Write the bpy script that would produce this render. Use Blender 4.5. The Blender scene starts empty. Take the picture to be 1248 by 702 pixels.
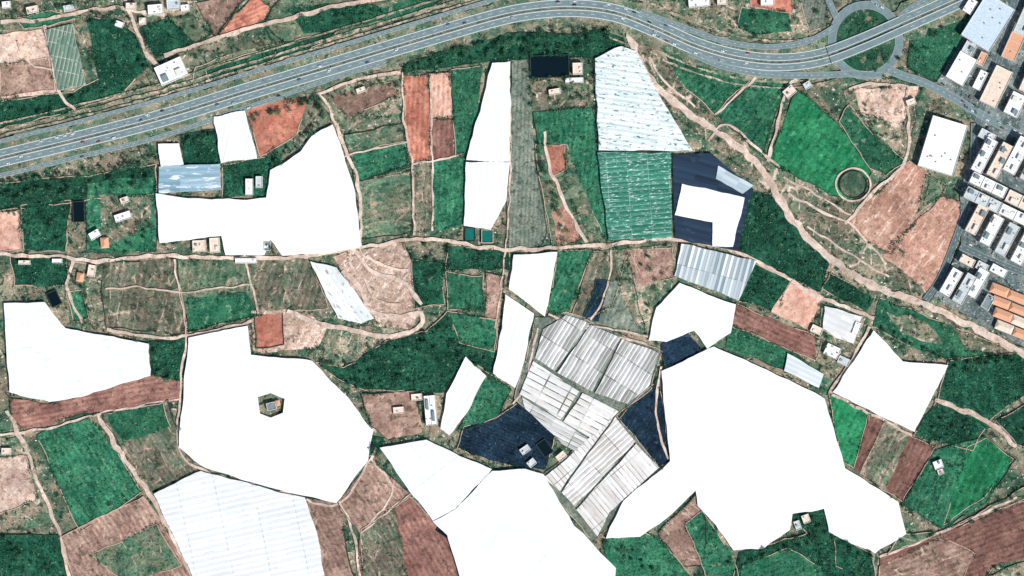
import bpy, bmesh, math, random
import numpy as np
from mathutils import Vector, noise as mnoise
random.seed(7); rng=np.random.default_rng(7)
S=bpy.context.scene
COL=S.collection
HALFX,HALFY=624.0,351.0
def W(p): return (p[0]-HALFX, HALFY-p[1])
KA=0.86
def lin(c,k=None,ds=0.0):
    k=KA if k is None else k
    o=[]
    for v in c:
        v=v/255.0
        o.append(k*(v/12.92 if v<=0.04045 else ((v+0.055)/1.055)**2.4))
    L=0.25*o[0]+0.65*o[1]+0.1*o[2]
    o=[min(0.90,v*(1-ds)+L*ds) for v in o]
    return (o[0],o[1],o[2],1.0)

# ---------------------------------------------------------------- node helpers
class NB:
    def __init__(s,name,rough=0.95,spec=0.1):
        s.m=bpy.data.materials.new(name); s.m.use_nodes=True
        s.t=s.m.node_tree; s.n=s.t.nodes; s.l=s.t.links
        s.b=s.n['Principled BSDF']; s.b.inputs['Roughness'].default_value=rough
        s.b.inputs['Specular IOR Level'].default_value=spec
        s.geo=s.n.new('ShaderNodeNewGeometry')
    def put(s,inp,v):
        if isinstance(v,(int,float)): inp.default_value=v
        elif isinstance(v,tuple): inp.default_value=v
        else: s.l.new(v,inp)
    def mapv(s,rot=0.0,scale=(1,1,1),off=(0,0,0)):
        r=s.n.new('ShaderNodeVectorRotate'); r.rotation_type='Z_AXIS'
        s.l.new(s.geo.outputs['Position'],r.inputs['Vector']); r.inputs['Angle'].default_value=-rot
        m=s.n.new('ShaderNodeMapping'); s.l.new(r.outputs[0],m.inputs['Vector'])
        m.inputs['Scale'].default_value=scale; m.inputs['Location'].default_value=off
        return m.outputs[0]
    def noise(s,vec,scale,detail=4,rough=0.6,dist=0.0):
        n=s.n.new('ShaderNodeTexNoise'); s.l.new(vec,n.inputs['Vector'])
        n.inputs['Scale'].default_value=scale; n.inputs['Detail'].default_value=detail
        n.inputs['Roughness'].default_value=rough; n.inputs['Distortion'].default_value=dist
        return n.outputs['Fac']
    def mr(s,v,a,b,c=0.0,d=1.0):
        n=s.n.new('ShaderNodeMapRange'); s.put(n.inputs[0],v)
        for i,x in enumerate((a,b,c,d)): n.inputs[i+1].default_value=x
        return n.outputs[0]
    def math(s,op,a,b=0.0):
        n=s.n.new('ShaderNodeMath'); n.operation=op
        s.put(n.inputs[0],a); s.put(n.inputs[1],b); return n.outputs[0]
    def mix(s,f,a,b,mode='MIX'):
        n=s.n.new('ShaderNodeMix'); n.data_type='RGBA'; n.blend_type=mode
        s.put(n.inputs[0],f); s.put(n.inputs[6],a); s.put(n.inputs[7],b); return n.outputs[2]
    def grey(s,v):
        n=s.n.new('ShaderNodeCombineColor')
        for i in range(3): s.l.new(v,n.inputs[i])
        return n.outputs[0]
    def sep(s,v):
        n=s.n.new('ShaderNodeSeparateXYZ'); s.l.new(v,n.inputs[0]); return n.outputs
    def white(s,a,b):
        c=s.n.new('ShaderNodeCombineXYZ'); s.put(c.inputs[0],a); s.put(c.inputs[1],b)
        n=s.n.new('ShaderNodeTexWhiteNoise'); n.noise_dimensions='3D'; s.l.new(c.outputs[0],n.inputs[0])
        return n.outputs['Value']
    def voro(s,vec,feat):
        n=s.n.new('ShaderNodeTexVoronoi'); n.feature=feat; s.l.new(vec,n.inputs['Vector']); n.inputs['Scale'].default_value=1.0
        n.inputs['Randomness'].default_value=0.75
        return n
    def bump(s,h,dist,st=1.0):
        n=s.n.new('ShaderNodeBump'); s.l.new(h,n.inputs['Height']); n.inputs['Distance'].default_value=dist
        n.inputs['Strength'].default_value=st; s.l.new(n.outputs[0],s.b.inputs['Normal'])
    def out(s,c): s.put(s.b.inputs['Base Color'],c); return s.m

DS=0.09
def soil(name,c1,c2,c3=None,big=38,mid=9,thr=0.56,rows=None,gain=0.5,c4=None,plots=None,ds=DS,streak=None):
    """c1/c2 broad mix, c3/c4 splotches; rows=(angle,period,strength); plots=(angle,len,width,linecolour,var)"""
    q=NB(name); off=(random.uniform(-500,500),random.uniform(-500,500),0)
    v=q.mapv(0,(1,1,1),off)
    a=q.mr(q.noise(v,1/big,7,0.68,0.5),0.42,0.58)
    col=q.mix(a,lin(c1,ds=ds),lin(c2,ds=ds))
    if streak is not None:
        sa,sc,slx,sly,sth=streak
        col=q.mix(q.mr(q.noise(q.mapv(sa,(1/slx,1/sly,1),off),1.0,5,0.62,0.5),sth,sth+.08),col,lin(sc,ds=ds))
    if c3 is not None:
        col=q.mix(q.mr(q.noise(v,1/mid,6,0.7,0.5),thr,thr+0.06),col,lin(c3,ds=ds))
    if c4 is not None:
        col=q.mix(q.mr(q.noise(v,1/(mid*0.6),4,0.62,0.3),0.60,0.67),col,lin(c4,ds=ds))
    fine=q.noise(v,1/2.0,3,0.75)
    g=q.mr(fine,0.30,0.70,1-gain,1+gain)
    g=q.math('MULTIPLY',g,q.mr(q.noise(v,1/7,4,0.65,0.3),0.35,0.65,0.80,1.2))
    g=q.math('MULTIPLY',g,q.mr(q.noise(v,1/48,3,0.6,0.3),0.36,0.64,0.80,1.2))
    if rows:
        ang,per,st=rows
        rv=q.sep(q.mapv(ang)); wob=q.math('MULTIPLY',q.noise(v,1/25,3,0.5),5.0)
        wv=q.math('SINE',q.math('ADD',q.math('MULTIPLY',rv[1],2*math.pi/per),wob))
        brk=q.mr(q.noise(v,1/10,4,0.7),0.42,0.58,0.1,1.0)
        g=q.math('MULTIPLY',g,q.math('ADD',q.math('MULTIPLY',q.math('MULTIPLY',wv,brk),st),1.0))
    if plots:
        pa,pl,pw,lc,pv=plots
        pvv=q.mapv(pa,(1/pl,1/pw,1),off); n1=q.voro(pvv,'F1'); n2=q.voro(pvv,'DISTANCE_TO_EDGE')
        cc=q.n.new('ShaderNodeSeparateColor'); q.l.new(n1.outputs['Color'],cc.inputs[0])
        g=q.math('MULTIPLY',g,q.mr(cc.outputs[0],0,1,1-pv,1+pv))
        if lc is not None:
            lm=q.math('MULTIPLY',q.mr(n2.outputs['Distance'],0.02,0.05,.8,0),q.mr(q.noise(v,1/18,3,.6),.50,.58))
            col=q.mix(lm,col,lin(lc,ds=ds))
    col=q.mix(1.0,col,q.grey(g),'MULTIPLY')
    q.bump(fine,0.6,0.7)
    return q.out(col)

def netmat(name,c1,c2=None,ang=0.0,bay=8,seg=40,var=0.04,line=None,lw=0.05,streak=None,rough=0.7,dirt=0.06,al=0.9):
    q=NB(name,rough,0.25); u=q.sep(q.mapv(ang)); 
    fu=q.math('FLOOR',q.math('DIVIDE',u[1],bay)); fv=q.math('FLOOR',q.math('DIVIDE',u[0],seg))
    w=q.white(fu,fv)
    col=q.mix(w,lin(c1,al),lin(c2 if c2 else c1,al))
    g=q.mr(q.white(fv,fu),0,1,1-var,1.0)
    d=q.noise(q.mapv(ang,(0.35,1,1)),1/5,5,0.7); g=q.math('MULTIPLY',g,q.mr(d,0.35,0.6,1-dirt,1.0))
    d2=q.noise(q.mapv(ang,(1,1,1),(33,71,0)),1/60,3,0.6); g=q.math('MULTIPLY',g,q.mr(d2,0.35,0.6,1-dirt*.8,1.0))
    if line is not None:
        fr=q.math('FRACT',q.math('DIVIDE',u[1],bay)); m1=q.math('LESS_THAN',fr,lw)
        fr2=q.math('FRACT',q.math('DIVIDE',u[0],seg)); m2=q.math('LESS_THAN',fr2,lw*bay/seg*1.3)
        lm=q.math('MULTIPLY',q.math('MAXIMUM',m1,m2),q.mr(q.noise(q.mapv(),1/22,3,.6),.38,.55,.15,1.0))
        col=q.mix(lm,col,lin(line,al))
    if streak is not None:
        sc,thr,lx,ly=streak
        sv=q.mapv(ang,(1/lx,1/ly,1),(random.uniform(0,99),random.uniform(0,99),0))
        col=q.mix(q.mr(q.noise(sv,1.0,5,0.7,0.3),thr,thr+0.05),col,lin(sc,al))
    col=q.mix(1.0,col,q.grey(g),'MULTIPLY')
    return q.out(col)

def leafmat(name,c1,c2,c3):
    q=NB(name,0.8,0.12); r=q.geo.outputs['Random Per Island']
    n=q.noise(q.mapv(),1/12,5,0.7)
    col=q.mix(q.mr(n,0.40,0.60),lin(c1,ds=DS),lin(c2,ds=DS))
    col=q.mix(q.math('MULTIPLY',r,0.7),col,lin(c3,ds=DS))
    col=q.mix(q.mr(r,0.93,0.94,0,0.8),col,lin((130,168,136)))
    col=q.mix(1.0,col,q.grey(q.mr(q.noise(q.mapv(0,(1,1,1),(9,5,0)),1/32,4,.7),.38,.62,.68,1.3)),'MULTIPLY')
    return q.out(col)
def flat(name,c,rough=0.85,var=0.15,spec=0.2,sc=1/3):
    q=NB(name,rough,spec); n=q.noise(q.mapv(),sc,5,0.7)
    return q.out(q.mix(1.0,lin(c,0.95),q.grey(q.mr(n,0.3,0.7,1-var,1+var*0.6)),'MULTIPLY'))

M={}
M['leaf_dark']=leafmat('leaf_dark',(12,62,48),(28,92,66),(50,118,82))
M['leaf_mid']=leafmat('leaf_mid',(24,92,64),(42,118,82),(76,142,102))
M['leaf_bright']=leafmat('leaf_bright',(18,120,76),(40,146,94),(76,162,110))
M['leaf_olive']=leafmat('leaf_olive',(46,90,68),(86,116,90),(108,136,102))
M['wall_dark']=flat('dry_stone_dark',(60,70,64),0.9,0.5)
M['wall_tan']=flat('dry_stone_tan',(204,178,158),0.9,0.35)
M['bark']=flat('bark',(88,70,58))
M['asphalt']=flat('asphalt',(120,140,142),0.9,0.2,sc=1/6)
M['asphalt_dark']=flat('street_asphalt',(96,114,116),0.9,0.3,sc=1/6)
M['paint']=flat('road_paint',(232,240,236),0.6,0.1)
M['kerb']=flat('kerb_concrete',(176,186,182),0.8,0.15)
M['track']=soil('dirt_track',(230,208,190),(212,186,166),(180,156,136),gain=0.18)
M['track_pale']=soil('dirt_bank',(206,186,162),(140,140,116),(74,106,84),gain=0.4,mid=6,thr=.50)
M['verge']=soil('road_verge',(84,120,94),(158,150,124),(36,84,62),big=20,mid=6,gain=0.45,c4=(206,188,166))
M['roof_white']=flat('roof_white',(246,250,250),0.6,0.12)
M['roof_grey']=flat('roof_grey',(196,206,208),0.7,0.25)
M['roof_dgrey']=flat('roof_dark_grey',(128,144,146),0.7,0.3)
M['roof_terra']=flat('roof_terracotta',(224,168,134),0.85,0.25,sc=1)
M['roof_tan']=flat('roof_tan',(236,214,194),0.8,0.25)
M['roof_blue']=flat('roof_bluegrey',(198,216,228),0.5,0.2)
M['wallpaint']=flat('wall_plaster',(226,222,214),0.8,0.12)
M['glass']=flat('window_glass',(28,40,48),0.15,0.1,0.5)
M['door']=flat('door_wood',(92,64,46))
M['metal']=flat('galvanised_metal',(150,156,158),0.4,0.1)
M['water']=flat('dark_water',(6,24,30),0.12,0.2,0.5)
M['water_green']=flat('green_water',(24,110,100),0.12,0.2,0.5)
M['rubber']=flat('tyre_rubber',(24,24,26))
M['netwall']=flat('net_side',(206,216,214),0.8,0.2)

# ---------------------------------------------------------------- mesh helpers
def mkobj(name,me,mats=(),parent=None,loc=None):
    o=bpy.data.objects.new(name,me)
    for m in mats: me.materials.append(m)
    COL.objects.link(o)
    if parent is not None: o.parent=parent
    if loc is not None: o.location=loc
    return o
def mesh_np(name,V,quads,mi=None):
    me=bpy.data.meshes.new(name)
    n=len(quads); k=quads.shape[1]
    me.vertices.add(len(V)); me.vertices.foreach_set('co',V.astype(np.float32).ravel())
    me.loops.add(n*k); me.loops.foreach_set('vertex_index',quads.astype(np.int32).ravel())
    me.polygons.add(n); me.polygons.foreach_set('loop_start',np.arange(0,n*k,k,dtype=np.int32))
    me.update(calc_edges=True); me.validate()
    return me
def jitter(pts,step=9,amp=0.8):
    out=[]
    n=len(pts)
    for i in range(n):
        a=Vector(pts[i]); b=Vector(pts[(i+1)%n]); L=(b-a).length
        k=max(1,int(L/step)); d=(b-a).normalized() if L>0 else Vector((1,0)); nn=Vector((-d.y,d.x))
        for j in range(k):
            p=a.lerp(b,j/k)
            f=mnoise.noise(Vector((p.x*0.045,p.y*0.045,3.3)))*amp*2.6+random.uniform(-amp,amp)*0.5
            p=p+nn*f
            out.append((p.x,p.y))
    return out
def smooth(pts,step=8,closed=False):
    P=[Vector(p) for p in pts]; out=[]
    n=len(P); rngi=range(n) if closed else range(n-1)
    for i in rngi:
        if closed: p0,p1,p2,p3=P[i-1],P[i],P[(i+1)%n],P[(i+2)%n]
        else:
            p1,p2=P[i],P[i+1]; p0=P[i-1] if i>0 else p1*2-p2; p3=P[i+2] if i+2<n else p2*2-p1
        k=max(1,int((p2-p1).length/step))
        for j in range(k):
            t=j/k
            out.append(0.5*((2*p1)+(-p0+p2)*t+(2*p0-5*p1+4*p2-p3)*t*t+(-p0+3*p1-3*p2+p3)*t**3))
    if not closed: out.append(P[-1])
    return out

# ---------------------------------------------------------------- owner raster (plan of who covers what)
RX,RY=1400,860
owner=np.zeros((RY,RX),np.int32)
def raster(pts,idn):
    P=np.array(pts); 
    x0,x1=int(max(0,P[:,0].min()+700)),int(min(RX,P[:,0].max()+702)); y0,y1=int(max(0,P[:,1].min()+430)),int(min(RY,P[:,1].max()+432))
    if x1<=x0 or y1<=y0: return
    X,Y=np.meshgrid(np.arange(x0,x1)-700+0.5,np.arange(y0,y1)-430+0.5)
    ins=np.zeros(X.shape,bool); n=len(P)
    for i in range(n):
        xa,ya=P[i]; xb,yb=P[(i+1)%n]
        if ya==yb: continue
        c=((ya>Y)!=(yb>Y))&(X<(xb-xa)*(Y-ya)/(yb-ya)+xa); ins^=c
    owner[y0:y1,x0:x1][ins]=idn
def own_at(X,Y):
    ix=np.clip((X+700).astype(int),0,RX-1); iy=np.clip((Y+430).astype(int),0,RY-1); return owner[iy,ix]

# ---------------------------------------------------------------- ground
gm=soil('scrub_ground',(72,108,84),(164,148,124),(26,74,56),big=34,mid=10,thr=0.53,gain=0.48,c4=(222,202,182),plots=(.6,55,24,None,.2))
me=bpy.data.meshes.new('ground'); me.from_pydata([(-9000,-9000,0),(9000,-9000,0),(9000,9000,0),(-9000,9000,0)],[],[(0,1,2,3)])
mkobj('ground',me,[gm])

# ---------------------------------------------------------------- fields
KIND={
 'dg':dict(c=((18,72,54),(36,100,74),(18,52,42)),leaf='leaf_dark',sp=3.9,sz=2.1,c4=(98,130,100)),
 'g': dict(c=((30,104,76),(56,126,92),(28,76,58)),leaf='leaf_mid',sp=4.8,sz=1.8,c4=(124,148,114)),
 'bg':dict(c=((18,128,80),(46,150,98),(24,104,72)),leaf='leaf_bright',sp=5.5,sz=1.3,gain=0.3,c4=(76,162,114)),
 'ol':dict(c=((76,114,88),(122,128,102),(46,84,66)),leaf='leaf_olive',sp=6,sz=1.8,pl=((184,160,136),.28),c4=(160,150,126)),
 'bo':dict(c=((142,130,110),(98,116,92),(70,86,70)),leaf='leaf_olive',sp=7.5,sz=1.8,pl=((196,170,148),.25),c4=(176,156,136)),
 'br':dict(c=((148,116,102),(172,142,124),(112,96,82)),leaf='leaf_olive',sp=14,sz=1.4,gain=0.3,pl=((204,176,154),.14)),
 'rb':dict(c=((132,92,82),(152,112,98),(104,78,70)),leaf='leaf_olive',sp=18,sz=1.2,gain=0.26,pl=(None,.12)),
 'tc':dict(c=((190,116,92),(206,138,112),(168,102,84)),leaf=None,gain=0.2,pl=(None,.1)),
 'lt':dict(c=((220,168,144),(230,184,160),(204,146,124)),leaf=None,gain=0.18,pl=(None,.07)),
 'tan':dict(c=((210,176,156),(228,204,184),(176,142,124)),leaf='leaf_olive',sp=15,sz=1.5,gain=0.3,c4=(198,144,122)),
 'or':dict(c=((216,168,144),(200,148,124),(184,136,114)),leaf=None,gain=0.32,c4=(150,122,102),st=(230,200,180)),
 'ex':dict(c=((220,190,168),(196,160,138),(150,130,110)),leaf='leaf_olive',sp=12,sz=1.4,gain=0.36,c4=(240,224,208),st=(236,214,196)),
 'gy':dict(c=((106,120,106),(130,138,122),(80,96,84)),leaf='leaf_olive',sp=9,sz=1.0),
 'sc':dict(c=((90,118,92),(164,148,124),(40,84,62)),leaf='leaf_mid',sp=7.5,sz=2.0,c4=(222,202,182),pl=((220,198,176),.25)),
 'nv':dict(c=((24,46,64),(36,64,82),(14,32,46)),leaf=None,gain=0.4,c4=(64,88,104)),
}
F=[
 ('tan',None,0,[(-40,45),(52,35),(70,112),(-40,128)]),('sc',None,0,[(-40,0),(130,0),(135,25),(52,33),(-40,42)]),('g',None,0,[(20,22),(62,14),(98,20),(60,32),(28,36)]),
 ('br',None,0,[(0,78),(58,70),(66,108),(0,118)]),
 ('dg',None,0,[(105,20),(135,22),(165,40),(180,80),(150,112),(95,132),(-40,168),(-40,128),(88,112),(120,96)]),
 ('sc',None,0,[(140,0),(240,0),(262,46),(235,62),(185,72),(165,36)]),
 ('dg',None,0,[(170,34),(205,22),(238,54),(190,72)]),('ol',None,0,[(206,22),(232,16),(258,42),(238,52)]),
 ('br',None,0,[(238,2),(300,-6),(262,46)]),
 ('tc',25,5,[(262,48),(285,18),(312,-4),(330,8),(322,24)]),
 ('ol',None,0,[(330,8),(355,-10),(560,-10),(500,22),(420,40),(345,52),(322,30)]),
 ('dg',None,0,[(352,12),(420,2),(476,8),(470,24),(410,36),(372,40)]),('g',None,0,[(478,4),(550,-8),(520,12),(474,26)]),
 ('ol',None,0,[(238,82),(300,60),(345,50),(330,75),(260,100),(236,104)]),('dg',None,0,[(250,84),(330,56),(410,38),(400,50),(330,74),(256,98)]),
 ('sc',None,0,[(560,-10),(700,-10),(640,2),(560,18)]),
 ('sc',None,0,[(760,-10),(1010,-10),(1005,50),(950,58),(900,52),(850,34),(800,14)]),
 ('g',None,0,[(904,8),(962,14),(966,40),(920,42),(898,34)]),('tc',None,0,[(912,-8),(966,-8),(966,16),(914,8)]),
 ('gy',80,4,[(974,-8),(1004,-8),(1012,30),(985,40)]),
 ('g',None,0,[(1110,45),(1150,22),(1185,8),(1172,60),(1140,100),(1105,82)]),
 ('dg',None,0,[(-40,225),(100,215),(190,200),(190,236),(95,245),(-40,262)]),
 ('dg',80,5,[(25,250),(86,244),(80,308),(28,304)]),('lt',None,0,[(-40,260),(24,256),(25,305),(-40,308)]),
 ('g',None,0,[(105,222),(188,215),(190,306),(105,308)]),
 ('sc',None,0,[(120,236),(186,240),(186,276),(128,300)]),
 ('dg',None,0,[(12,312),(80,312),(82,348),(18,348)]),
 ('sc',None,0,[(84,318),(126,320),(132,400),(84,392)]),
 ('g',70,4,[(80,356),(98,354),(108,388),(90,392)]),
 ('dg',None,0,[(222,164),(262,158),(268,198),(224,201)]),
 ('tc',None,0,[(300,132),(358,116),(374,124),(362,166),(318,190)]),
 ('dg',None,0,[(270,200),(345,190),(328,215),(325,241),(270,241)]),
 ('bo',80,8,[(120,320),(215,316),(226,408),(130,400)]),('ol',78,9,[(214,318),(298,314),(316,384),(229,405)]),
 ('bo',75,7,[(300,313),(378,316),(400,376),(350,378),(308,384)]),
 ('g',None,0,[(228,364),(300,356),(314,384),(229,404)]),
 ('ex',None,0,[(306,380),(350,378),(402,396),(388,424),(308,430)]),('tc',None,0,[(310,384),(344,382),(346,420),(312,424)]),
 ('ex',None,0,[(405,312),(430,305),(492,296),(504,330),(516,380),(500,402),(462,394),(438,372)]),
 ('sc',None,0,[(402,396),(500,402),(512,408),(470,420),(410,446),(372,438),(388,424)]),
 ('sc',None,0,[(378,112),(488,88),(492,120),(418,160),(404,140)]),('br',None,0,[(400,118),(478,98),(486,116),(424,144)]),
 ('ol',15,9,[(420,166),(491,150),(499,204),(434,221)]),('ol',15,8,[(434,223),(501,207),(504,284),(440,290)]),('g',15,7,[(430,186),(494,172),(498,203),(434,220)]),
 ('tc',88,6,[(491,92),(522,90),(526,193),(498,197)]),('lt',88,6,[(522,90),(549,88),(553,145),(525,145)]),
 ('rb',88,6,[(525,145),(553,145),(554,190),(526,193)]),
 ('g',None,0,[(549,86),(588,80),(580,180),(555,190)]),
 ('bo',88,6,[(503,200),(525,197),(528,280),(505,284)]),('g',88,7,[(527,196),(570,191),(566,274),(530,282)]),
 ('gy',88,5,[(623,73),(643,72),(652,200),(668,280),(660,300),(620,305),(617,250),(621,198)]),
 ('dg',None,0,[(485,66),(620,40),(700,42),(755,30),(762,54),(725,70),(620,72),(490,88)]),
 ('sc',None,0,[(645,98),(716,98),(720,132),(650,136)]),
 ('g',85,6,[(650,136),(722,130),(729,185),(736,240),(742,292),(716,282),(692,240),(690,178),(656,175)]),
 ('ol',None,0,[(652,176),(690,176),(740,296),(672,300)]),('tc',None,0,[(666,178),(688,176),(690,205),(672,215)]),
 ('or',None,0,[(672,256),(690,250),(708,292),(678,298)]),
 ('sc',None,0,[(765,35),(800,50),(880,140),(950,205),(1050,250),(1140,360),(1075,352),(1010,310),(955,248),(905,205),(830,150),(788,95)]),
 ('g',40,7,[(800,48),(845,60),(920,92),(872,138),(836,108)]),('g',55,7,[(873,139),(925,94),(957,105),(930,192)]),
 ('bg',55,9,[(972,108),(1022,150),(1062,210),(1038,244),(1012,236),(936,195)]),
 ('g',None,0,[(1022,148),(1034,128),(1070,170),(1104,196),(1080,214),(1060,205)]),
 ('sc',None,0,[(1028,110),(1124,104),(1106,194),(1072,168),(1034,130)]),('ex',None,0,[(1040,106),(1120,108),(1100,150),(1050,140)]),
 ('or',None,0,[(1034,272),(1108,196),(1132,214),(1128,250),(1086,310),(1052,292)]),
 ('ol',None,0,[(1130,214),(1154,226),(1148,240),(1116,262)]),
 ('or',None,9,[(1148,237),(1170,246),(1168,300),(1136,358),(1074,312),(1112,276)]),
 ('dg',None,0,[(906,232),(940,236),(1012,322),(1000,356),(896,306)]),
 ('dg',25,4,[(1012,332),(1066,364),(1056,379),(1003,352)]),
 ('g',None,0,[(1072,364),(1132,386),(1240,430),(1152,438),(1102,420),(1064,398)]),
 ('sc',None,0,[(1140,375),(1250,425),(1250,440),(1180,425)]),('sc',None,0,[(1080,380),(1130,392),(1150,420),(1100,410)]),
 ('dg',None,0,[(545,301),(620,305),(622,330),(545,329)]),('g',88,6,[(543,332),(590,336),(590,378),(545,378)]),
 ('dg',None,0,[(502,318),(540,320),(542,372),(506,376)]),('br',None,0,[(592,332),(616,336),(608,388),(592,386)]),
 ('dg',None,0,[(385,442),(420,450),(470,415),(520,404),(545,378),(608,390),(601,456),(566,436),(540,478),(445,476),(412,462)]),
 ('g',None,0,[(548,380),(606,391),(602,430),(560,418)]),
 ('g',65,6,[(680,306),(722,305),(692,386),(668,380)]),('bo',70,8,[(722,306),(766,304),(746,376),(694,396)]),
 ('gy',70,7,[(735,345),(770,340),(788,410),(742,398),(710,394)]),
 ('sc',None,0,[(748,304),(822,300),(828,345),(790,412),(762,376)]),('br',None,0,[(762,306),(820,302),(822,338),(776,350)]),
 ('nv',70,7,[(726,340),(744,342),(730,392),(712,388)]),
 ('dg',-25,6,[(914,320),(966,340),(946,381),(898,366)]),('lt',None,0,[(964,342),(1004,362),(986,402),(940,380)]),
 ('rb',-25,6,[(897,370),(1002,414),(994,440),(890,396)]),('g',-25,5,[(890,396),(972,432),(1004,456),(1008,470),(884,424)]),
 ('sc',None,0,[(1000,372),(1056,384),(1046,424),(1016,452),(994,440)]),
 ('dg',None,0,[(182,416),(232,408),(226,465),(184,458)]),
 ('rb',10,6,[(12,486),(60,492),(180,458),(222,464),(218,490),(100,506),(30,525),(14,510)]),
 ('g',-58,7,[(44,530),(110,508),(174,600),(98,648)]),('bo',-58,6,[(124,505),(206,487),(218,540),(240,572),(182,600)]),
 ('g',None,0,[(130,506),(200,490),(208,520),(150,540)]),
 ('sc',None,0,[(-40,535),(30,530),(66,640),(-40,652)]),('tan',None,0,[(-40,560),(30,556),(44,610),(-40,640)]),('dg',None,0,[(-40,652),(72,652),(92,760),(-40,760)]),
 ('br',-58,6,[(72,656),(176,604),(228,688),(270,760),(110,760)]),('ol',None,0,[(110,676),(190,640),(222,690),(150,710)]),
 ('br',-60,6,[(372,605),(412,613),(430,700),(438,760),(404,760)]),('br',-55,6,[(412,613),(452,560),(470,576),(500,602),(438,650)]),
 ('rb',-60,6,[(438,650),(500,604),(545,650),(580,760),(440,760)]),('bo',-60,6,[(440,645),(480,620),(500,720),(445,760)]),
 ('br',None,0,[(440,480),(506,476),(514,526),(474,536),(452,520)]),('dg',None,0,[(440,528),(468,534),(462,552),(448,556)]),
 ('g',None,0,[(590,455),(622,474),(606,512),(560,524),(572,500)]),
 ('nv',-20,4,[(606,510),(636,488),(680,528),(664,572),(600,562),(558,546),(566,522)]),
 ('nv',60,5,[(762,500),(802,462),(817,562),(796,574),(750,514)]),
 ('nv',None,0,[(806,420),(838,402),(854,424),(846,444),(810,448)]),
 ('gy',None,0,[(652,388),(690,380),(806,428),(794,474),(752,506),(806,572),(724,660),(656,584),(700,548),(628,486)]),
 ('dg',None,0,[(1156,440),(1242,430),(1290,450),(1244,486),(1206,512),(1144,486)]),('dg',-25,6,[(1142,488),(1203,515),(1186,549),(1112,530)]),
 ('dg',None,0,[(1214,512),(1290,470),(1290,560),(1240,540)]),
 ('bg',65,8,[(1010,478),(1060,504),(1040,572),(1024,560)]),('rb',65,6,[(1060,505),(1140,545),(1100,612),(1040,572)]),
 ('bo',65,6,[(1078,515),(1110,530),(1078,598),(1048,576)]),
 ('g',65,7,[(1140,548),(1200,532),(1238,560),(1202,612),(1150,645),(1098,616)]),('bg',65,9,[(1180,545),(1202,534),(1236,560),(1200,606),(1150,640)]),
 ('rb',20,6,[(1072,680),(1240,612),(1290,600),(1290,670),(1210,690),(1160,760),(1070,760)]),('br',20,7,[(1072,690),(1150,654),(1190,676),(1150,740),(1072,740)]),
 ('ol',None,0,[(1100,652),(1150,648),(1240,600),(1290,570),(1290,600),(1240,612),(1080,676)]),
 ('sc',None,0,[(1150,730),(1230,690),(1290,672),(1290,760)]),
 ('br',None,0,[(802,650),(850,600),(862,640),(858,690),(832,690)]),('g',None,0,[(734,660),(772,640),(800,655),(842,700),(842,760),(760,760)]),
 ('g',None,0,[(836,640),(856,622),(888,670),(900,702),(860,702)]),
 ('dg',None,0,[(962,628),(1008,616),(1016,652),(1064,674),(1072,760),(880,760),(902,674),(984,650)]),
 ('g',20,7,[(905,690),(960,668),(1000,690),(1010,760),(900,760)]),
 ('dg',None,0,[(1016,652),(1066,678),(1062,700),(1020,690)]),
]
fid=1; fields=[]
for i,(k,ra,per,pts) in enumerate(F):
    K=KIND[k]; P=jitter([W(p) for p in pts],7,1.5 if k in('sc','ex','or','tan') else 1.1)
    z=0.15+0.012*i
    hs=random.uniform(0.90,1.12)
    cs=[tuple(min(255,x*hs) for x in c) for c in K['c']]
    a=math.radians(ra) if ra is not None else 0
    pl=None
    if K.get('pl'): pl=(a if ra is not None else random.uniform(0,3),random.uniform(30,50),random.uniform(12,19),K['pl'][0],K['pl'][1])
    mat=soil('soil_'+k,cs[0],cs[1],cs[2],big=random.uniform(18,36),mid=random.uniform(6,12),
             rows=(a,per,0.26) if ra is not None else None,gain=K.get('gain',0.42),c4=K.get('c4'),thr=0.54,plots=pl,
             streak=(math.radians(55),K['st'],26,5,.54) if 'st' in K else None)
    n=len(P); V=[(x,y,z) for x,y in P]+[(x,y,-0.1) for x,y in P]
    Fc=[tuple(range(n))]+[(j,j+n,(j+1)%n+n,(j+1)%n) for j in range(n)]; mi=[0]*len(Fc)
    wd=random.random()<0.38 and k not in('tan','or','ex'); ww=0.55; wh=random.uniform(0.4,1.1)
    for j in range(n):
        if mnoise.noise(Vector((P[j][0]*0.02,P[j][1]*0.02,7+i)))<-0.12 or k in('sc','or','ex'): continue
        ax,ay=P[j]; bx,by=P[(j+1)%n]; L=math.hypot(bx-ax,by-ay)
        if L<0.01: continue
        nx,ny=-(by-ay)/L*ww,(bx-ax)/L*ww; b=len(V)
        V+=[(ax+nx,ay+ny,-0.05),(ax-nx,ay-ny,-0.05),(bx-nx,by-ny,-0.05),(bx+nx,by+ny,-0.05)]
        V+=[(ax+nx*.7,ay+ny*.7,z+wh),(ax-nx*.7,ay-ny*.7,z+wh),(bx-nx*.7,by-ny*.7,z+wh),(bx+nx*.7,by+ny*.7,z+wh)]
        for f in ((4,5,6,7),(0,1,5,4),(1,2,6,5),(2,3,7,6),(3,0,4,7)): Fc.append(tuple(b+q for q in f)); mi.append(1)
    me=bpy.data.meshes.new('farm_field'); me.from_pydata(V,[],Fc); me.polygons.foreach_set('material_index',mi)
    o=mkobj('farm_field' if k not in('sc','or','ex') else 'scrub_ground_plot',me,[mat,M['wall_dark'] if wd else M['wall_tan']])
    raster(P,fid); fields.append((fid,k,P,z,o,a)); fid+=1

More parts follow.
